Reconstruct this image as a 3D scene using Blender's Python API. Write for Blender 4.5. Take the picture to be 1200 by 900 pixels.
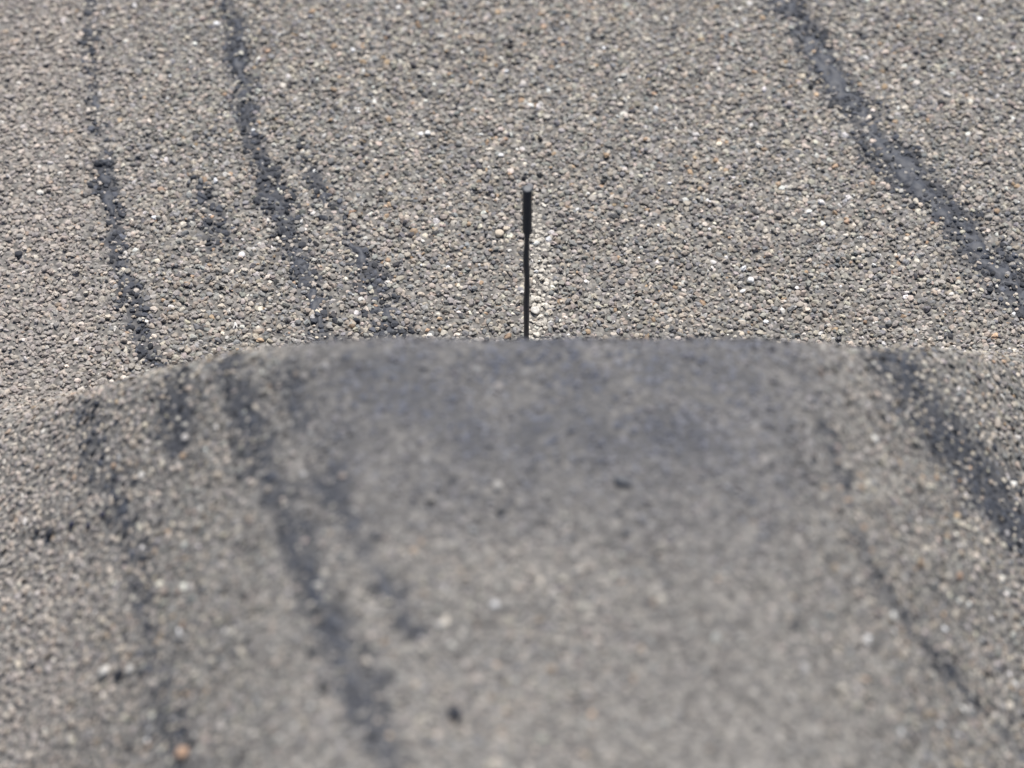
import bpy, math, random
import numpy as np
from mathutils import Vector, Matrix

for o in list(bpy.data.objects):
    bpy.data.objects.remove(o)
S = bpy.context.scene
COL = S.collection
R = math.radians
RNG = np.random.default_rng(11)

# ------------------------------------------------------------------ camera
PITCH, DIST, FRAME_W = R(50), 5.0, 1.60            # frame is 1.6 m wide at 5 m
CAM = np.array([0.0, -DIST*math.cos(PITCH), DIST*math.sin(PITCH)])
FWD = np.array([0.0, math.cos(PITCH), -math.sin(PITCH)])
UPV = np.array([0.0, math.sin(PITCH), math.cos(PITCH)])
cd = bpy.data.cameras.new('camera'); cam = bpy.data.objects.new('camera', cd); COL.objects.link(cam)
cam.location = CAM; cam.rotation_euler = (math.pi/2 - PITCH, 0, 0)
cd.sensor_width = 36; cd.lens = 36*DIST/FRAME_W
cd.clip_start = 0.05; cd.clip_end = 500
cd.dof.use_dof = True; cd.dof.focus_distance = 5.07; cd.dof.aperture_fstop = 1.5
S.camera = cam

# ------------------------------------------------------------------ sky, sun, exposure
SUN_EL, SUN_AZ = R(60), R(8)                       # azimuth measured from the far side (+Y) to the right
W = bpy.data.worlds.new('World'); S.world = W; W.use_nodes = True
nt = W.node_tree
sky = nt.nodes.new('ShaderNodeTexSky'); sky.sky_type = 'NISHITA'; sky.sun_disc = False
sky.sun_elevation = SUN_EL; sky.sun_rotation = SUN_AZ
bg = nt.nodes['Background']; bg.inputs['Strength'].default_value = 0.08
nt.links.new(sky.outputs[0], bg.inputs[0])
sd = bpy.data.lights.new('sun', 'SUN'); sd.energy = 4.1; sd.angle = R(0.53); sd.color = (1, .95, .89)
sun = bpy.data.objects.new('sun', sd); COL.objects.link(sun)
SUNDIR = Vector((math.cos(SUN_EL)*math.sin(SUN_AZ), math.cos(SUN_EL)*math.cos(SUN_AZ), math.sin(SUN_EL)))
sun.rotation_euler = SUNDIR.to_track_quat('Z', 'Y').to_euler()
S.view_settings.view_transform = 'Standard'; S.view_settings.look = 'None'
S.view_settings.gamma = 1; S.view_settings.use_curve_mapping = False
S.view_settings.exposure = 0.30

# ------------------------------------------------------------------ small maths
def vnoise(x, y, f, seed=0):
    """value noise, -1..1"""
    x = np.asarray(x, float)*f + seed*17.31; y = np.asarray(y, float)*f + seed*9.77
    xi = np.floor(x).astype(np.int64); yi = np.floor(y).astype(np.int64)
    fx = x-xi; fy = y-yi
    fx = fx*fx*(3-2*fx); fy = fy*fy*(3-2*fy)
    def h(a, b):
        n = (a*374761393 + b*668265263 + seed*1442695041) & 0xFFFFFFFF
        n = ((n ^ (n >> 13))*1274126177) & 0xFFFFFFFF
        return ((n ^ (n >> 16)) & 0xFFFF)/32767.5 - 1
    return ((h(xi, yi)*(1-fx) + h(xi+1, yi)*fx)*(1-fy) + (h(xi, yi+1)*(1-fx) + h(xi+1, yi+1)*fx)*fy)
def sstep(t):
    t = np.clip(t, 0, 1); return t*t*(3-2*t)
def project(P):
    """world points -> pixels of the 1200x900 photograph, and depth"""
    d = np.asarray(P, float) - CAM
    z = d@FWD; k = 1200*DIST/FRAME_W
    return 600 + k*d[..., 0]/z, 450 - k*(d@UPV)/z, z
def ray(px, py):
    k = 1200*DIST/FRAME_W
    d = FWD + np.array([1.0, 0, 0])*(px-600)/k + UPV*(450-py)/k
    return d/np.linalg.norm(d)

# ------------------------------------------------------------------ the hump: height over the flat road
HUMP_H, BACK_W = 0.50, 0.40
def across(X):
    l = sstep((X+0.93)/0.76); r = sstep((0.96-X)/0.66)
    return np.minimum(l, r)
EDGE_PX = np.array([-200, 0, 100, 200, 350, 480, 650, 800, 950, 1080, 1200, 1400.])
EDGE_PY = np.array([520, 478, 450, 436, 416, 402, 395, 398, 404, 409, 411, 418.])
def back_w(X):
    return BACK_W*(.22 + .78*across(X))
def fit_foot():
    xs = np.linspace(-1.2, 1.3, 51); ok = np.zeros(51, bool); out = np.zeros(51)
    for i, x in enumerate(xs):
        h = HUMP_H*across(x)
        w = float(back_w(x)); t = np.linspace(0.02*w, w, 120)
        if h*1.5/w < 1.30: continue
        lo, hi = -0.8, 1.2
        for _ in range(40):
            m = (lo+hi)/2
            P = np.stack([np.full_like(t, x), m-t, h*sstep(t/w)], 1)
            u, v, _d = project(P)
            j = np.argmin(v[30:])+30
            if v[j] < np.interp(u[j], EDGE_PX, EDGE_PY): hi = m
            else: lo = m
        out[i] = (lo+hi)/2; ok[i] = True
    a = np.where(ok)[0]
    res = np.interp(xs, xs[ok], out[ok])
    i, j = a[0], a[-1]
    def contact(x):                                       # beyond the steep back the foot simply runs out on the road
        px = 600 + 750*x
        for _ in range(4):
            d = ray(px, np.interp(px, EDGE_PX, EDGE_PY)); P = CAM - CAM[2]/d[2]*d; px += (x-P[0])*750
        return P[1]
    for q in range(0, i-2): res[q] = contact(xs[q]) + .03
    for q in range(j+3, 51): res[q] = contact(xs[q]) + .03
    res[i-2:i] = np.interp(xs[i-2:i], [xs[i-3], xs[i]], [res[i-3], out[i]])
    if j+3 < 51: res[j+1:j+3] = np.interp(xs[j+1:j+3], [xs[j], xs[j+3]], [out[j], res[j+3]])
    return xs, res
FX, FY = fit_foot()
FY = np.convolve(np.pad(FY, 4, mode='edge'), np.ones(9)/9, 'valid')
def hump(X, Y):
    X = np.asarray(X, float); Y = np.asarray(Y, float)
    t = np.interp(X, FX, FY) - Y
    front = sstep((Y+2.15)/0.85)
    h = HUMP_H*across(X)*sstep(t/back_w(X))*front
    h = h*(1 + 0.05*vnoise(X, Y, 2.3, 3)) + 0.006*vnoise(X, Y, 9, 4)*sstep(h/0.08)
    return h
def surf(X, Y):
    return np.maximum(hump(X, Y), 0.0)
def at(px, py):
    """where the sight line through a pixel of the photograph meets the road or the hump"""
    d = ray(px, py)
    s = np.linspace(3.0, 7.5, 3000); P = CAM + s[:, None]*d
    below = P[:, 2] <= surf(P[:, 0], P[:, 1])
    i = int(np.argmax(below))
    return P[i].copy()
def at_ground(px, py):
    d = ray(px, py); s = -CAM[2]/d[2]; return CAM + s*d
def hidden(P):
    out = np.zeros(len(P), bool)
    for f in np.linspace(0.03, 0.45, 24):
        Q = P + (CAM-P)*f*0.55
        out |= Q[:, 2] < surf(Q[:, 0], Q[:, 1]) - 0.004
    return out
def normal(X, Y, e=0.004):
    gx = (hump(X+e, Y)-hump(X-e, Y))/(2*e); gy = (hump(X, Y+e)-hump(X, Y-e))/(2*e)
    n = np.stack([-gx, -gy, np.ones_like(gx)], -1)
    return n/np.linalg.norm(n, axis=-1, keepdims=True)

# ------------------------------------------------------------------ bitumen streaks (pixels of the photograph -> world)
def curve(pts, step=0.005):
    P = np.array([at(*p[:2]) for p in pts]); w = np.array([p[2] for p in pts], float)
    L = np.concatenate([[0], np.cumsum(np.linalg.norm(np.diff(P[:, :2], axis=0), axis=1))])
    n = max(4, int(L[-1]/step)); q = np.linspace(0, L[-1], n)
    return np.stack([np.interp(q, L, P[:, 0]), np.interp(q, L, P[:, 1]), np.interp(q, L, w)], 1)
PXM = FRAME_W/1200
# points: x, y, half width in pixels ; strength: share of the stones it covers
STREAKS = [
 ('road', .84, 'sparse dark bitumen streak down the left side of the road',
   [(100, -60, 7), (105, 0, 7), (107, 100, 8), (120, 170, 9), (130, 260, 10), (150, 340, 10), (168, 390, 10), (186, 432, 9)]),
 ('road', 1.0, 'long dark bitumen streak left of the rod, curving to the hump',
   [(258, -70, 12), (270, 0, 13), (280, 80, 12), (292, 150, 12), (318, 225, 15), (342, 285, 15), (372, 360, 15), (400, 408, 14)]),
 ('road', .7, 'broken dark bitumen patch between the long streak and the rod',
   [(352, 170, 8), (368, 215, 10), (405, 275, 9), (430, 320, 17), (446, 360, 22), (462, 400, 18)]),
 ('road', .6, 'small faint bitumen patch between the two left streaks', [(238, 224, 10), (246, 258, 16), (252, 298, 11)]),
 ('road', 1.15, 'bold dark bitumen streak at the upper right of the road',
   [(872, -60, 15), (925, 12, 17), (972, 85, 20), (1008, 138, 22), (1050, 190, 24), (1100, 245, 22), (1150, 302, 21), (1200, 352, 20), (1270, 420, 18)]),
 ('road', .7, 'dark bitumen blot at the right margin beside the bold streak', [(1184, 290, 10), (1200, 310, 14), (1216, 326, 10)]),
 ('hump', .5, 'sparse dark streak down the left flank of the hump',
   [(100, 478, 9), (112, 520, 15), (140, 580, 14), (158, 650, 15), (172, 730, 15), (186, 800, 14), (206, 880, 14), (225, 960, 12)]),
 ('hump', .8, 'long blurred dark streak left of the middle of the hump',
   [(262, 425, 10), (284, 490, 15), (310, 545, 15), (335, 610, 13), (360, 670, 12), (392, 740, 16), (422, 800, 22), (446, 860, 15), (470, 960, 12)]),
 ('hump', .8, 'blurred dark streak ending in a point on the hump',
   [(386, 560, 11), (410, 610, 12), (428, 650, 11), (452, 692, 9), (484, 738, 7)]),
 ('hump', .8, 'soft dark patch near the left end of the crest', [(200, 455, 16), (206, 485, 20), (210, 515, 14)]),
 ('hump', .75, 'soft dark patch beside the long streak below the crest', [(338, 432, 12), (346, 470, 14), (350, 505, 9)]),
 ('hump', .5, 'broad bluish dark patch on the crest left of the rod', [(418, 412, 20), (450, 450, 36), (490, 470, 30)]),
 ('hump', .5, 'broad bluish dark patch on the crest right of the rod', [(560, 425, 20), (640, 440, 36), (700, 470, 40), (660, 510, 24)]),
 ('hump', .5, 'bluish dark patch on the crest toward the right streak', [(740, 420, 16), (800, 440, 26), (850, 465, 18)]),
 ('hump', .85, 'bold dark streak crossing the right flank of the hump',
   [(1012, 400, 28), (1050, 440, 40), (1085, 490, 43), (1130, 545, 42), (1170, 590, 40), (1215, 640, 34), (1270, 700, 26)]),
 ('hump', .5, 'thin dark groove between the middle and right streak on the hump',
   [(935, 440, 5), (962, 490, 7), (985, 560, 5), (1010, 640, 5), (1040, 700, 6), (1085, 760, 9), (1130, 810, 9), (1185, 870, 8), (1230, 920, 7)]),
]
CURVES = [(s, k, l, curve(p)) for s, k, l, p in STREAKS]
def streak_mask(X, Y, where):
    """0..1 strength of the bitumen at world points"""
    m = np.zeros(len(X))
    wob = 0.010*vnoise(X, Y, 28, 7) + 0.008*vnoise(X, Y, 60, 8)
    for s, k, l, C in CURVES:
        if s != where: continue
        sel = np.where((X > C[:, 0].min()-.1) & (X < C[:, 0].max()+.1) & (Y > C[:, 1].min()-.1) & (Y < C[:, 1].max()+.1))[0]
        for a in range(0, len(sel), 4000):
            q = sel[a:a+4000]
            d2 = (X[q, None]-C[None, :, 0])**2 + (Y[q, None]-C[None, :, 1])**2
            j = np.argmin(d2, 1); d = np.sqrt(d2[np.arange(len(q)), j]); w = C[j, 2]*PXM
            v = np.clip(1.5 - (d + wob[q])/(w*1.12), 0, 1)*min(k*1.1, 1.05)
            v *= np.clip(0.75 + 0.55*vnoise(X[q], Y[q], 14, 5), 0.1, 1.2) if where == 'road' else np.clip(.84 + .30*vnoise(X[q], Y[q], 18, 5), .3, 1.1)
            m[q] = np.maximum(m[q], v)
    return m

def crest_tint(X, Y, px, py):
    """bluish darker tint over the stones along the crest of the hump"""
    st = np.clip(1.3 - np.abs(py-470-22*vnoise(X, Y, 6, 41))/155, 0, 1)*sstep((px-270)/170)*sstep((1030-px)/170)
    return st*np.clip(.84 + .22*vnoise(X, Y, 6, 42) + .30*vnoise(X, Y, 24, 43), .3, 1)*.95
def soak_and_tint(me, X, Y, Z, on_hump):
    v = np.zeros(X.size); x, y, z = X.ravel(), Y.ravel(), Z.ravel()
    i = np.where((np.abs(x) < 1.6) & (np.abs(y) < 2.2))[0]
    v[i] = np.clip(streak_mask(x[i], y[i], 'hump' if on_hump else 'road')*(1.1 + .55*vnoise(x[i], y[i], 75, 51)), 0, .95)
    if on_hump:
        px, py, _ = project(np.stack([x, y, z], 1)); v = np.maximum(v, .8*crest_tint(x, y, px, py))  # the bluish crest tint shares the attribute with the streak bitumen
    me.attributes.new('bitumen_and_tint', 'FLOAT', 'POINT').data.foreach_set('value', v.astype(np.float32))

# ------------------------------------------------------------------ materials
def new_mat(name):
    m = bpy.data.materials.new(name); m.use_nodes = True
    return m, m.node_tree, m.node_tree.nodes['Principled BSDF']
def N(t, kind, **kw):
    n = t.nodes.new(kind)
    for k, v in kw.items():
        if k in n.inputs: n.inputs[k].default_value = v
        else: setattr(n, k, v)
    return n
def stone_material(name, use_object_colour):
    m, t, b = new_mat(name)
    if use_object_colour:
        src = N(t, 'ShaderNodeObjectInfo').outputs['Color']
    else:
        a = N(t, 'ShaderNodeAttribute'); a.attribute_name = 'stone_colour'; src = a.outputs['Color']
    geo = N(t, 'ShaderNodeNewGeometry')
    n1 = N(t, 'ShaderNodeTexNoise'); n1.inputs['Scale'].default_value = 330; n1.inputs['Detail'].default_value = 3
    n1.inputs['Roughness'].default_value = .65
    t.links.new(geo.outputs['Position'], n1.inputs['Vector'])
    rp = N(t, 'ShaderNodeMapRange'); rp.inputs['From Min'].default_value = .3; rp.inputs['From Max'].default_value = .7
    rp.inputs['To Min'].default_value = .68; rp.inputs['To Max'].default_value = 1.3
    t.links.new(n1.outputs[0], rp.inputs['Value'])
    mx = N(t, 'ShaderNodeMix'); mx.data_type = 'RGBA'; mx.blend_type = 'MULTIPLY'; mx.inputs[0].default_value = 1
    t.links.new(src, mx.inputs[6]); t.links.new(rp.outputs[0], mx.inputs[7])
    t.links.new(mx.outputs[2], b.inputs['Base Color'])
    b.inputs['Roughness'].default_value = .72
    b.inputs['Specular IOR Level'].default_value = .35
    n2 = N(t, 'ShaderNodeTexNoise'); n2.inputs['Scale'].default_value = 600; n2.inputs['Detail'].default_value = 2
    t.links.new(geo.outputs['Position'], n2.inputs['Vector'])
    bp = N(t, 'ShaderNodeBump'); bp.inputs['Strength'].default_value = .5; bp.inputs['Distance'].default_value = .0006
    t.links.new(n2.outputs[0], bp.inputs['Height']); t.links.new(bp.outputs[0], b.inputs['Normal'])
    return m
MAT_GRAVEL = stone_material('gravel_stone', False)
MAT_STONE = stone_material('single_stone', True)

def bed_material():
    """dusty binder under the stones; beyond the modelled stones a fine chipped relief takes over"""
    m, t, b = new_mat('dusty_binder')
    geo = N(t, 'ShaderNodeNewGeometry')
    v = N(t, 'ShaderNodeTexVoronoi'); v.inputs['Scale'].default_value = 95
    t.links.new(geo.outputs['Position'], v.inputs['Vector'])
    n = N(t, 'ShaderNodeTexNoise'); n.inputs['Scale'].default_value = 40; n.inputs['Detail'].default_value = 5
    t.links.new(geo.outputs['Position'], n.inputs['Vector'])
    hs = N(t, 'ShaderNodeSeparateColor'); t.links.new(v.outputs['Color'], hs.inputs[0])
    r = N(t, 'ShaderNodeValToRGB')
    e = r.color_ramp.elements
    e[0].position = 0; e[0].color = (.188, .177, .166, 1); e[1].position = 1; e[1].color = (.36, .338, .305, 1)
    k = e.new(.5); k.color = (.25, .237, .218, 1)
    t.links.new(hs.outputs[0], r.inputs[0])
    mr = N(t, 'ShaderNodeMapRange'); mr.inputs['From Min'].default_value = .3; mr.inputs['From Max'].default_value = .7
    mr.inputs['To Min'].default_value = .75; mr.inputs['To Max'].default_value = 1.15
    t.links.new(n.outputs[0], mr.inputs['Value'])
    mx = N(t, 'ShaderNodeMix'); mx.data_type = 'RGBA'; mx.blend_type = 'MULTIPLY'; mx.inputs[0].default_value = 1
    t.links.new(r.outputs[0], mx.inputs[6]); t.links.new(mr.outputs[0], mx.inputs[7])
    a1 = N(t, 'ShaderNodeAttribute'); a1.attribute_name = 'bitumen_and_tint'
    m2 = N(t, 'ShaderNodeMix'); m2.data_type = 'RGBA'; m2.blend_type = 'MIX'
    # dark binder between the chips, with the shade of the gaps painted in
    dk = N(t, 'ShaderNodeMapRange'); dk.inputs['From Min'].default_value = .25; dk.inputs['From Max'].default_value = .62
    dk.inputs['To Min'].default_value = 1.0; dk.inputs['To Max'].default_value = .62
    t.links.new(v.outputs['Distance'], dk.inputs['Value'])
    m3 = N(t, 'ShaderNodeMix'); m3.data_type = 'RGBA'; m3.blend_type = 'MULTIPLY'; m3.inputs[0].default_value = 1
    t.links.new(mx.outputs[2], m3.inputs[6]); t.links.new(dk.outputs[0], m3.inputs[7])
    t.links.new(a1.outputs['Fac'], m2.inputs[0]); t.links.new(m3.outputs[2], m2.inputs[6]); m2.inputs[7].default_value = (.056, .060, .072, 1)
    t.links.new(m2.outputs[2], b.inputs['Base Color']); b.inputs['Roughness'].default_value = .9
    bp = N(t, 'ShaderNodeBump'); bp.inputs['Strength'].default_value = .8; bp.inputs['Distance'].default_value = .004; bp.invert = True
    t.links.new(v.outputs['Distance'], bp.inputs['Height']); t.links.new(bp.outputs[0], b.inputs['Normal'])
    return m
MAT_BED = bed_material()

def bitumen_material():
    m, t, b = new_mat('bitumen')
    geo = N(t, 'ShaderNodeNewGeometry')
    n = N(t, 'ShaderNodeTexNoise'); n.inputs['Scale'].default_value = 120; n.inputs['Detail'].default_value = 6
    t.links.new(geo.outputs['Position'], n.inputs['Vector'])
    r = N(t, 'ShaderNodeValToRGB'); e = r.color_ramp.elements
    e[0].position = .35; e[0].color = (.038, .043, .056, 1); e[1].position = .72; e[1].color = (.070, .076, .092, 1)
    t.links.new(n.outputs[0], r.inputs[0]); t.links.new(r.outputs[0], b.inputs['Base Color'])
    b.inputs['Roughness'].default_value = .62
    bp = N(t, 'ShaderNodeBump'); bp.inputs['Strength'].default_value = .5; bp.inputs['Distance'].default_value = .002
    t.links.new(n.outputs[0], bp.inputs['Height']); t.links.new(bp.outputs[0], b.inputs['Normal'])
    return m
MAT_BITUMEN = bitumen_material()

def steel_material(name, c0, c1, rough, scale=250):
    m, t, b = new_mat(name)
    geo = N(t, 'ShaderNodeNewGeometry')
    n = N(t, 'ShaderNodeTexNoise'); n.inputs['Scale'].default_value = scale; n.inputs['Detail'].default_value = 5
    t.links.new(geo.outputs['Position'], n.inputs['Vector'])
    r = N(t, 'ShaderNodeValToRGB'); e = r.color_ramp.elements
    e[0].position = .4; e[0].color = (*c0, 1); e[1].position = .7; e[1].color = (*c1, 1)
    t.links.new(n.outputs[0], r.inputs[0]); t.links.new(r.outputs[0], b.inputs['Base Color'])
    b.inputs['Roughness'].default_value = rough
    bp = N(t, 'ShaderNodeBump'); bp.inputs['Strength'].default_value = .4; bp.inputs['Distance'].default_value = .0006
    t.links.new(n.outputs[0], bp.inputs['Height']); t.links.new(bp.outputs[0], b.inputs['Normal'])
    return m
MAT_ROD = steel_material('dark_steel', (.019, .024, .036), (.036, .042, .055), .42)
MAT_SLEEVE = steel_material('dark_sleeve', (.017, .022, .033), (.030, .036, .048), .5)
MAT_END = steel_material('light_grey_end', (.10, .105, .115), (.20, .205, .21), .6, 400)  # end face in a lighter grey than the sleeve

# ------------------------------------------------------------------ object helpers
def mesh_np(name, V, F, mats, smooth=True):
    """V (n,3), F (m,3|4) integer arrays"""
    me = bpy.data.meshes.new(name)
    k = F.shape[1]
    me.vertices.add(len(V)); me.vertices.foreach_set('co', np.ascontiguousarray(V, np.float32).ravel())
    me.loops.add(F.size); me.loops.foreach_set('vertex_index', np.ascontiguousarray(F, np.int32).ravel())
    me.polygons.add(len(F)); me.polygons.foreach_set('loop_start', np.arange(0, F.size, k, dtype=np.int32))
    me.polygons.foreach_set('use_smooth', np.full(len(F), smooth, bool))
    me.update(calc_edges=True)
    for m in mats: me.materials.append(m)
    return me
def link(name, me, parent=None):
    o = bpy.data.objects.new(name, me); COL.objects.link(o)
    if parent: o.parent = parent
    return o
def grid_faces(nx, ny):
    i = np.arange(nx-1)[:, None]*ny + np.arange(ny-1)[None, :]
    i = i.ravel()
    return np.stack([i, i+ny, i+ny+1, i+1], 1)

# ------------------------------------------------------------------ road sheet: fine in the middle, out to the horizon
def axis(a, b, n, far):
    c = np.linspace(a, b, n); g = np.geomspace(.05, far, 22)
    return np.concatenate([a-g[::-1], c, b+g])
ax, ay = axis(-1.6, 1.6, 420, 120), axis(-1.6, 2.0, 440, 120)
XX, YY = np.meshgrid(ax, ay, indexing='ij')
ZZ = (0.0012*vnoise(XX, YY, 45, 1) + 0.0010*vnoise(XX, YY, 110, 2) + 0.0014)
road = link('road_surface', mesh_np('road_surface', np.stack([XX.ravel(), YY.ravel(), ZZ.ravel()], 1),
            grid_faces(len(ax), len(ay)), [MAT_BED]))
soak_and_tint(road.data, XX, YY, ZZ, False)
road['kind'] = 'structure'

hx, hy = np.linspace(-1.12, 1.2, 260), np.linspace(-2.25, 0.75, 340)
XX, YY = np.meshgrid(hx, hy, indexing='ij'); HH = hump(XX, YY)
ZZ = HH + 0.0010*vnoise(XX, YY, 45, 1) + 0.0010*vnoise(XX, YY, 110, 2) + 0.0022
ZZ = np.where(HH < 0.006, ZZ - (0.006-HH)*4, ZZ)
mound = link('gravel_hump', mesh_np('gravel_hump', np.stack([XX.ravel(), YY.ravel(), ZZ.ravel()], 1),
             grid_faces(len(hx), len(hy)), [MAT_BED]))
soak_and_tint(mound.data, XX, YY, ZZ, True)
mound['kind'] = 'structure'

# ------------------------------------------------------------------ bitumen streak sheets
def fresh_name(base, parent, me): return link(base, me, parent)
for s, k, lab, C in CURVES:
    # a ribbon along the streak: high in the middle, its ragged sides dive under the stones
    n = len(C); m = 21
    tan = np.gradient(C[:, :2], axis=0); tan /= np.linalg.norm(tan, axis=1, keepdims=True)
    nor = np.stack([-tan[:, 1], tan[:, 0]], 1)
    u = np.linspace(-1.25, 1.25, m)
    P = C[:, None, :2] + nor[:, None, :]*(u[None, :, None]*C[:, 2][:, None, None]*PXM)
    X, Y = P[..., 0], P[..., 1]
    base = surf(X, Y)
    prof = 1 - np.abs(u)[None, :]**2.2
    end = np.minimum(np.arange(n), np.arange(n)[::-1])/max(3, .12*n); end = np.clip(end, 0, 1)[:, None]
    lvl = (-0.0046 + (0.0072 if s == 'road' and k > 1.1 else 0.0062)*min(k, 1.15)*prof*end + 0.0038*vnoise(X, Y, 52, 21) + 0.0036*vnoise(X, Y, 110, 22)
           + 0.0022*np.clip(vnoise(X, Y, 12, 23), -1, .6))
    lvl = np.minimum(lvl, (0.0056 if s == 'road' else 0.0046) + 0.0008*vnoise(X, Y, 80, 24))
    lvl[:, 0] = lvl[:, -1] = -0.02; lvl[0] = lvl[-1] = -0.02
    V = np.stack([X, Y, base+lvl], -1)
    if s == 'hump': V = np.stack([X, Y, base], -1) + normal(X, Y)*lvl[..., None]
    o = link('bitumen_streak', mesh_np('bitumen_streak', V.reshape(-1, 3), grid_faces(n, m), [MAT_BITUMEN]), road if s == 'road' else mound)
    o['label'] = lab

# ------------------------------------------------------------------ stone templates
def stone_template(seed, n1=5, n2=6):
    r = np.random.default_rng(seed)
    V = [(0, 0, 1.0)]
    for (n, el) in ((n1, .80), (n2, .30), (n2, -.45)):
        off = r.uniform(0, 6.28)
        for i in range(n):
            a = off + 6.283*(i + r.uniform(-.22, .22))/n
            V.append((math.cos(a)*math.cos(el), math.sin(a)*math.cos(el), math.sin(el)))
    V = np.array(V)
    for _ in range(9):                                   # clip with random planes: chipped faces
        d = r.normal(size=3); d[2] = abs(d[2])*1.0; d /= np.linalg.norm(d); c = r.uniform(.52, .88)
        q = V@d; V = V - np.maximum(q-c, 0)[:, None]*d*.92
    V += r.normal(size=V.shape)*.03
    V[:, 0] *= r.uniform(.95, 1.4); V[:, 1] *= r.uniform(.72, 1.0); V[:, 2] *= r.uniform(.42, .70)
    F = []
    a0, b0, c0 = 1, 1+n1, 1+n1+n2
    for i in range(n1): F.append((0, a0+i, a0+(i+1) % n1))
    # stitch ring a (n1) to ring b (n2) by angle
    A = np.arctan2(V[a0:b0, 1], V[a0:b0, 0]); B = np.arctan2(V[b0:c0, 1], V[b0:c0, 0])
    i = j = 0
    ia = list(np.argsort(A)); ib = list(np.argsort(B))
    while i < n1 or j < n2:
        ca, cb = a0+ia[i % n1], b0+ib[j % n2]
        ta = (i+1)/n1 if i < n1 else 9; tb = (j+1)/n2 if j < n2 else 9
        if tb <= ta: F.append((ca, cb, b0+ib[(j+1) % n2])); j += 1
        else: F.append((ca, cb, a0+ia[(i+1) % n1])); i += 1
    for k in range(n2):
        p, q = b0+k, b0+(k+1) % n2; s, t = c0+k, c0+(k+1) % n2
        F += [(p, s, t), (p, t, q)]
    F = np.array(F)
    # outward winding
    cen = V.mean(0)
    for f in F:
        a, b, c = V[f]
        if np.dot(np.cross(b-a, c-a), (a+b+c)/3-cen) < 0: f[1], f[2] = f[2], f[1]
    return V, F
TPL = [stone_template(100+i) for i in range(16)]
NV, NF = len(TPL[0][0]), len(TPL[0][1])
TV = np.stack([t[0] for t in TPL]); TF = np.stack([t[1] for t in TPL])

# ------------------------------------------------------------------ scatter
def jitter_grid(x0, x1, y0, y1, p, amt=.42):
    nx, ny = int((x1-x0)/p), int((y1-y0)/(p*.87))
    gx, gy = np.meshgrid(np.arange(nx), np.arange(ny), indexing='ij')
    X = x0 + (gx + .5*(gy % 2))*p + RNG.uniform(-amt, amt, gx.shape)*p
    Y = y0 + gy*p*.87 + RNG.uniform(-amt, amt, gx.shape)*p
    return X.ravel(), Y.ravel()
PAL = np.array([[.328, .304, .272], [.268, .258, .242], [.375, .325, .270], [.49, .44, .37], [.66, .635, .59], [.40, .29, .195], [.08, .078, .08], [.215, .213, .212]])
PALW = np.array([.34, .17, .19, .14, .020, .016, .020, .104])
def stone_colours(X, Y, px, py):
    n = len(X)
    k = RNG.choice(len(PAL), n, p=PALW/PALW.sum())
    C = PAL[k]*np.array([.975, .976, .985])*np.exp(RNG.normal(0, .20, n))[:, None]*np.exp(RNG.normal(0, .020, (n, 3)))
    # dusty, pinkish left margin of the road
    d = sstep((230-px)/200)[:, None]*.75
    C = C*(1-d) + d*(C*.45 + np.array([.245, .212, .188]))
    # sandy stones along the right side of the rod
    band = (np.abs(px-(632+5*np.sin(py/23))) < 8 + 9*RNG.random(n)) & (py > 226+22*RNG.random(n)) & (py < 402) & (RNG.random(n) < .9)
    C[band] = np.array([.58, .54, .47])*np.exp(RNG.normal(0, .24, band.sum()))[:, None]
    return np.clip(C, .01, .8)
def frames(nrm, rot, tilt):
    """rotation matrices: z near the normal, turned about it, tilted a little"""
    n = len(rot)
    z = nrm + RNG.normal(0, 1, (n, 3))*tilt[:, None]; z /= np.linalg.norm(z, axis=1, keepdims=True)
    a = np.stack([np.cos(rot), np.sin(rot), np.zeros(n)], 1)
    x = a - z*(a*z).sum(1)[:, None]; x /= np.linalg.norm(x, axis=1, keepdims=True)
    y = np.cross(z, x)
    return np.stack([x, y, z], 2)
TPL_ME = []
for i, (v, f) in enumerate(TPL):
    TPL_ME.append(mesh_np('stone', v, f, [MAT_STONE], False))
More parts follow.
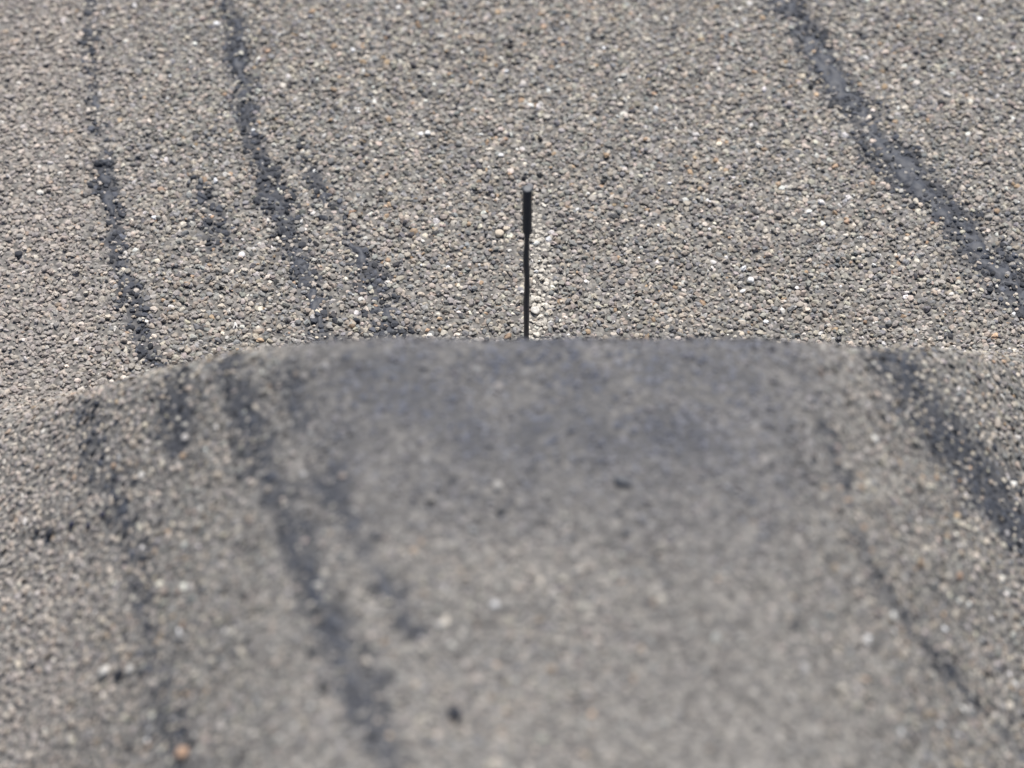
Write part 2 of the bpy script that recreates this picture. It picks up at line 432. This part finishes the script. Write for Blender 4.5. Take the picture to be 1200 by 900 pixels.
def lay(surface, where, layers):
    Xs, Ys, Rs, Zs = [], [], [], []
    for (box, p, r0, r1, lift, sel) in layers:
        X, Y = jitter_grid(*box, p); h = hump(X, Y)
        keep = (h > .008) if where == 'hump' else (h < .016)
        if sel is not None: keep &= sel(X, Y)
        X, Y = X[keep], Y[keep]
        Xs.append(X); Ys.append(Y); Rs.append(r0 + (r1-r0)*RNG.random(len(X))**1.6); Zs.append(np.full(len(X), lift))
    X, Y, r, lift = map(np.concatenate, (Xs, Ys, Rs, Zs))
    n = len(X)
    base = surf(X, Y) if where == 'hump' else np.zeros(n)
    nrm = normal(X, Y) if where == 'hump' else np.tile([0, 0, 1.0], (n, 1))
    P = np.stack([X, Y, base], 1)
    px, py, dep = project(P)
    C = stone_colours(X, Y, px, py)
    m = streak_mask(X, Y, where)
    dark = RNG.random(n) < np.clip(m*1.1, 0, .80 if where == 'road' else .74)
    C[dark] = np.array([.053, .057, .068])*np.exp(RNG.normal(0, .35, dark.sum()))[:, None]
    pale = (m > .5) & ~dark
    C[pale] = C[pale]*1.05 + np.array([.06, .055, .04])
    z = lift + RNG.normal(0, .0011, n) - np.clip(m, 0, 1)*np.where(pale, -.0016, .0020)
    r = np.where(dark, r*1.1, np.where(pale, r*.8, r))
    flat = np.ones(n)
    if where == 'hump':                                    # the crown of the hump is worn: stones sit deeper in fines
        worn = across(X)**4*sstep((py-385)/30)
        worn *= np.clip(.8 + .35*vnoise(X, Y, 5, 31), .35, 1)
        flat = 1 - .55*worn; z = z - .0010*worn
        k_ = .68*worn[:, None]
        C = C*(1-k_) + k_*np.array([.216, .209, .198])*np.where(dark, .33, 1)[:, None]
        # bluish darker tint on the stones along the crest
        st = crest_tint(X, Y, px, py)[:, None]
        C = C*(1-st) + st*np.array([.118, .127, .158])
    tilt = np.where(dark, .12, .30)
    M = frames(nrm, RNG.uniform(0, 6.283, n), tilt)
    P = P + nrm*z[:, None]
    tp = RNG.integers(0, len(TPL), n)
    # the 300 that show largest become parts of their own
    size = r*1200*DIST/FRAME_W/dep
    vis = (px > 4) & (px < 1196) & (py > 4) & (py < 896)
    cand = np.where(vis)[0]; cand = cand[np.argsort(-(size[cand]*(1.0 if where == 'road' else 1)))][:1400]
    cand = cand[~hidden(P[cand] + nrm[cand]*.006)] if where == 'road' else cand
    cand = cand[:300]
    rest = np.ones(n, bool); rest[cand] = False
    for i in cand:
        o = link('stone', TPL_ME[tp[i]], surface)
        sc = Matrix.Diagonal((r[i], r[i], r[i]*flat[i])).to_4x4()
        o.matrix_local = Matrix.Translation(P[i]) @ Matrix(M[i].tolist()).to_4x4() @ sc
        o.color = (*C[i], 1)
    q = np.where(rest)[0]
    L = TV[tp[q]]*r[q][:, None, None]; L[:, :, 2] *= flat[q][:, None]
    V = np.einsum('nij,nvj->nvi', M[q], L) + P[q][:, None, :]
    F = TF[tp[q]] + (np.arange(len(q))*NV)[:, None, None]
    me = mesh_np('gravel', V.reshape(-1, 3), F.reshape(-1, 3), [MAT_GRAVEL], False)
    at_ = me.attributes.new('stone_colour', 'FLOAT_COLOR', 'POINT')
    cc = np.ones((len(q), NV, 4), np.float32); cc[:, :, :3] = C[q][:, None, :]
    at_.data.foreach_set('color', cc.ravel())
    o = link('gravel', me, surface); o['kind'] = 'stuff'
    print(where, n, 'stones', F.shape[0]*F.shape[1], 'tris')
def shown(X, Y):                                          # skip the strip the hump hides from everywhere near the photograph's view
    edge = np.maximum.reduce([(np.abs(X)-.95)/.60, (Y-.95)/.60, (-.85-Y)/.55])
    drop = RNG.random(len(X)) < edge*1.1
    return ~drop & ~((np.abs(X) < .62) & (Y < np.interp(X, FX, FY)-.06))
RB = (-1.5, 1.5, -1.4, 1.5)
lay(road, 'road', [(RB, .0098, .0042, .0076, .0014, shown), (RB, .0135, .0030, .0078, .0034, shown), (RB, .0140, .0018, .0036, .0034, shown)])
HB = (-.88, 1.0, -1.30, .62)
lay(mound, 'hump', [(HB, .0105, .0046, .0084, .0010, None), (HB, .0160, .0032, .0080, .0032, None)])

# ------------------------------------------------------------------ the rod behind the crest
def lathe(prof, seg=20, wob=None):
    V, F = [], []
    for i, (r, z) in enumerate(prof):
        for k in range(seg):
            a = 2*math.pi*k/seg; dx = wob[i] if wob is not None else 0
            V.append((r*math.cos(a)+dx, r*math.sin(a), z))
    for i in range(len(prof)-1):
        for k in range(seg):
            F.append((i*seg+k, i*seg+(k+1) % seg, (i+1)*seg+(k+1) % seg, (i+1)*seg+k))
    return np.array(V), np.array(F)
foot = at_ground(617.0, 410.0)
def rod_z(py):                                            # height on the rod that shows at row py
    d = ray(617, py); s = (foot[1]-CAM[1])/d[1]; return (CAM+s*d)[2]
rod = bpy.data.objects.new('metal_rod', None); COL.objects.link(rod)
rod.location = (foot[0], foot[1], 0); rod.empty_display_size = .05
rod['label'] = 'thin dark metal rod with thicker sleeve on top, upright behind the hump crest'
rod['category'] = 'rod'
zt, zs = rod_z(221), rod_z(272)
pr, wb = [], []
zz = np.linspace(-.06, zs+.004, 44)
for z in zz:
    row = np.interp(z, [rod_z(395), rod_z(222)], [395, 222])
    swell = math.exp(-((row-304)/13)**2)*.9 + math.exp(-((row-352)/11)**2)*.8
    pr.append((.0042 + .0008*swell + .0002*vnoise(row*.1, 3., 1, 5), z)); wb.append(-.0012*swell - .0004*math.sin(row*.07))
V, F = lathe(pr, 16, wb); link('shaft', mesh_np('shaft', V, F, [MAT_ROD]), rod)
rs = .0074
pr = [(.0040, zs), (rs*.96, zs), (rs*.96, zs), (rs, zs+.0006), (rs, zs+.0009), (rs, zs+.0016), (rs*1.01, zs+.02), (rs, zt-.02), (rs, zt-.0025), (rs*.93, zt-.0006)]
V, F = lathe(pr, 24); sleeve = link('sleeve', mesh_np('sleeve', V, F, [MAT_SLEEVE]), rod)
pr = [(rs*.93, zt-.0006), (rs*.9, zt+.0002), (rs*.6, zt+.0006), (.0003, zt+.0008)]
V, F = lathe(pr, 24); cap = link('end_face', mesh_np('end_face', V, F, [MAT_END]), sleeve)
cap['label'] = 'light grey end face of the sleeve'

# ------------------------------------------------------------------ loose pebbles lying on top
def pebble_mesh(seed):
    import bmesh
    bm = bmesh.new(); bmesh.ops.create_icosphere(bm, subdivisions=3, radius=1)
    r = np.random.default_rng(seed)
    pl = [(lambda d, c: (d/np.linalg.norm(d), c))(r.normal(size=3), r.uniform(.66, .92)) for _ in range(10)]
    for v in bm.verts:
        p = np.array(v.co)
        for d, c in pl:
            q = p@d - c
            if q > 0: p = p - q*d*.8
        v.co = p
    for f in bm.faces: f.smooth = True
    me = bpy.data.meshes.new('pebble'); bm.to_mesh(me); bm.free(); me.materials.append(MAT_STONE)
    return me
PM = [pebble_mesh(i) for i in range(6)]
DARKC, NAVY, WHITE, PALE, SAND, ORANGE = (.035, .037, .046), (.030, .033, .062), (.74, .73, .71), (.62, .59, .54), (.58, .50, .40), (.47, .31, .21)
PEBBLES = [   # x, y, half length px, half width px, turn, colour, label
 (143, 792, 9.5, 5.5, -.2, DARKC, 'black oval pebble lying between two whitish stones at lower left'),
 (127, 790, 8.0, 7.0, .4, PALE, 'whitish pebble touching the left end of the black oval pebble'),
 (157, 787, 7.0, 5.0, .1, PALE, 'whitish pebble touching the right end of the black oval pebble'),
 (218, 885, 8.5, 8.0, .6, ORANGE, 'orange tan pebble at the bottom edge, left of the blurred hump'),
 (62, 628, 7.0, 5.6, .6, DARKC, 'largest dark pebble of the loose row on the left flank'),
 (88, 617, 4.6, 3.8, .5, NAVY, 'navy pebble just right of the largest dark one in the row'),
 (107, 618, 4.2, 3.2, .3, NAVY, 'small navy pebble in the middle right of the dark row'),
 (124, 605, 4.2, 3.6, 0, NAVY, 'small navy pebble at the right end of the dark row'),
 (47, 625, 4.2, 4.0, 0, DARKC, 'small black pebble at the left end of the dark row'),
 (155, 877, 5.0, 4.0, .8, DARKC, 'small black pebble at bottom left, left of the orange pebble'),
 (22, 301, 5.0, 4.0, .2, DARKC, 'small black pebble on the road near the left edge'),
 (587, 185, 4.4, 3.2, .2, WHITE, 'bright white chip on the road just above the rod tip'),
 (493, 160, 4.2, 3.4, .3, WHITE, 'white chip, left one of the close pair far above the rod'),
 (501, 159, 4.2, 4.2, .9, WHITE, 'white chip, right one of the close pair far above the rod'),
 (880, 331, 4.6, 4.6, .78, WHITE, 'white square chip on the road below the bold right streak'),
 (870, 344, 4.6, 2.8, .5, WHITE, 'white sliver just below the white square chip'),
 (585, 277, 5.6, 5.0, .2, SAND, 'sandy rounded pebble a little left of the rod sleeve'),
 (593, 271, 4.0, 3.2, .5, SAND, 'small sandy pebble between the rod and the rounded sandy one'),
 (627, 367, 5.2, 5.6, .0, PALE, 'pale round pebble beside the rod just above the crest'),
 (533, 838, 8.0, 10.0, .1, DARKC, 'blurred dark pebble at the bottom middle of the hump'),
 (730, 568, 12.0, 6.0, -.5, (.11, .115, .125), 'blurred dark elongated pebble right of the middle of the hump'),
 (588, 601, 6.5, 5.0, .2, (.09, .09, .092), 'blurred small dark pebble near the middle of the hump'),
 (583, 573, 5.5, 5.5, .2, (.42, .40, .37), 'blurred pale pebble just above the small dark one on the hump'),
]
for i, (px, py, a, b, turn, c, lab) in enumerate(PEBBLES):
    if c is WHITE: a, b = a*.85, b*.85
    P = at(px, py); k = np.linalg.norm(P-CAM)*FRAME_W/(1200*DIST)
    ra, rb = a*k*1.06, b*k*1.15
    h = float(hump(P[0], P[1])); nr = normal(np.array([P[0]]), np.array([P[1]]))[0] if h > .01 else np.array([0, 0, 1.0])
    rz = min(ra, rb)*.62
    o = link('pebble', PM[i % 6])
    q = Vector(nr).to_track_quat('Z', 'Y').to_matrix()
    x = Vector((math.cos(turn), math.sin(turn), 0)); z = Vector(nr); x = (x - z*x.dot(z)).normalized(); y = z.cross(x)
    Rm = Matrix((x, y, z)).transposed()
    o.matrix_world = Matrix.Translation(Vector(P) + z*(.0050 + rz*.45)) @ Rm.to_4x4() @ Matrix.Diagonal((ra, rb/max(.75, 1.0), rz)).to_4x4()
    o.color = (*c, 1)
    o['label'] = lab; o['category'] = 'pebble'; o['group'] = 'loose pebbles on the gravel'
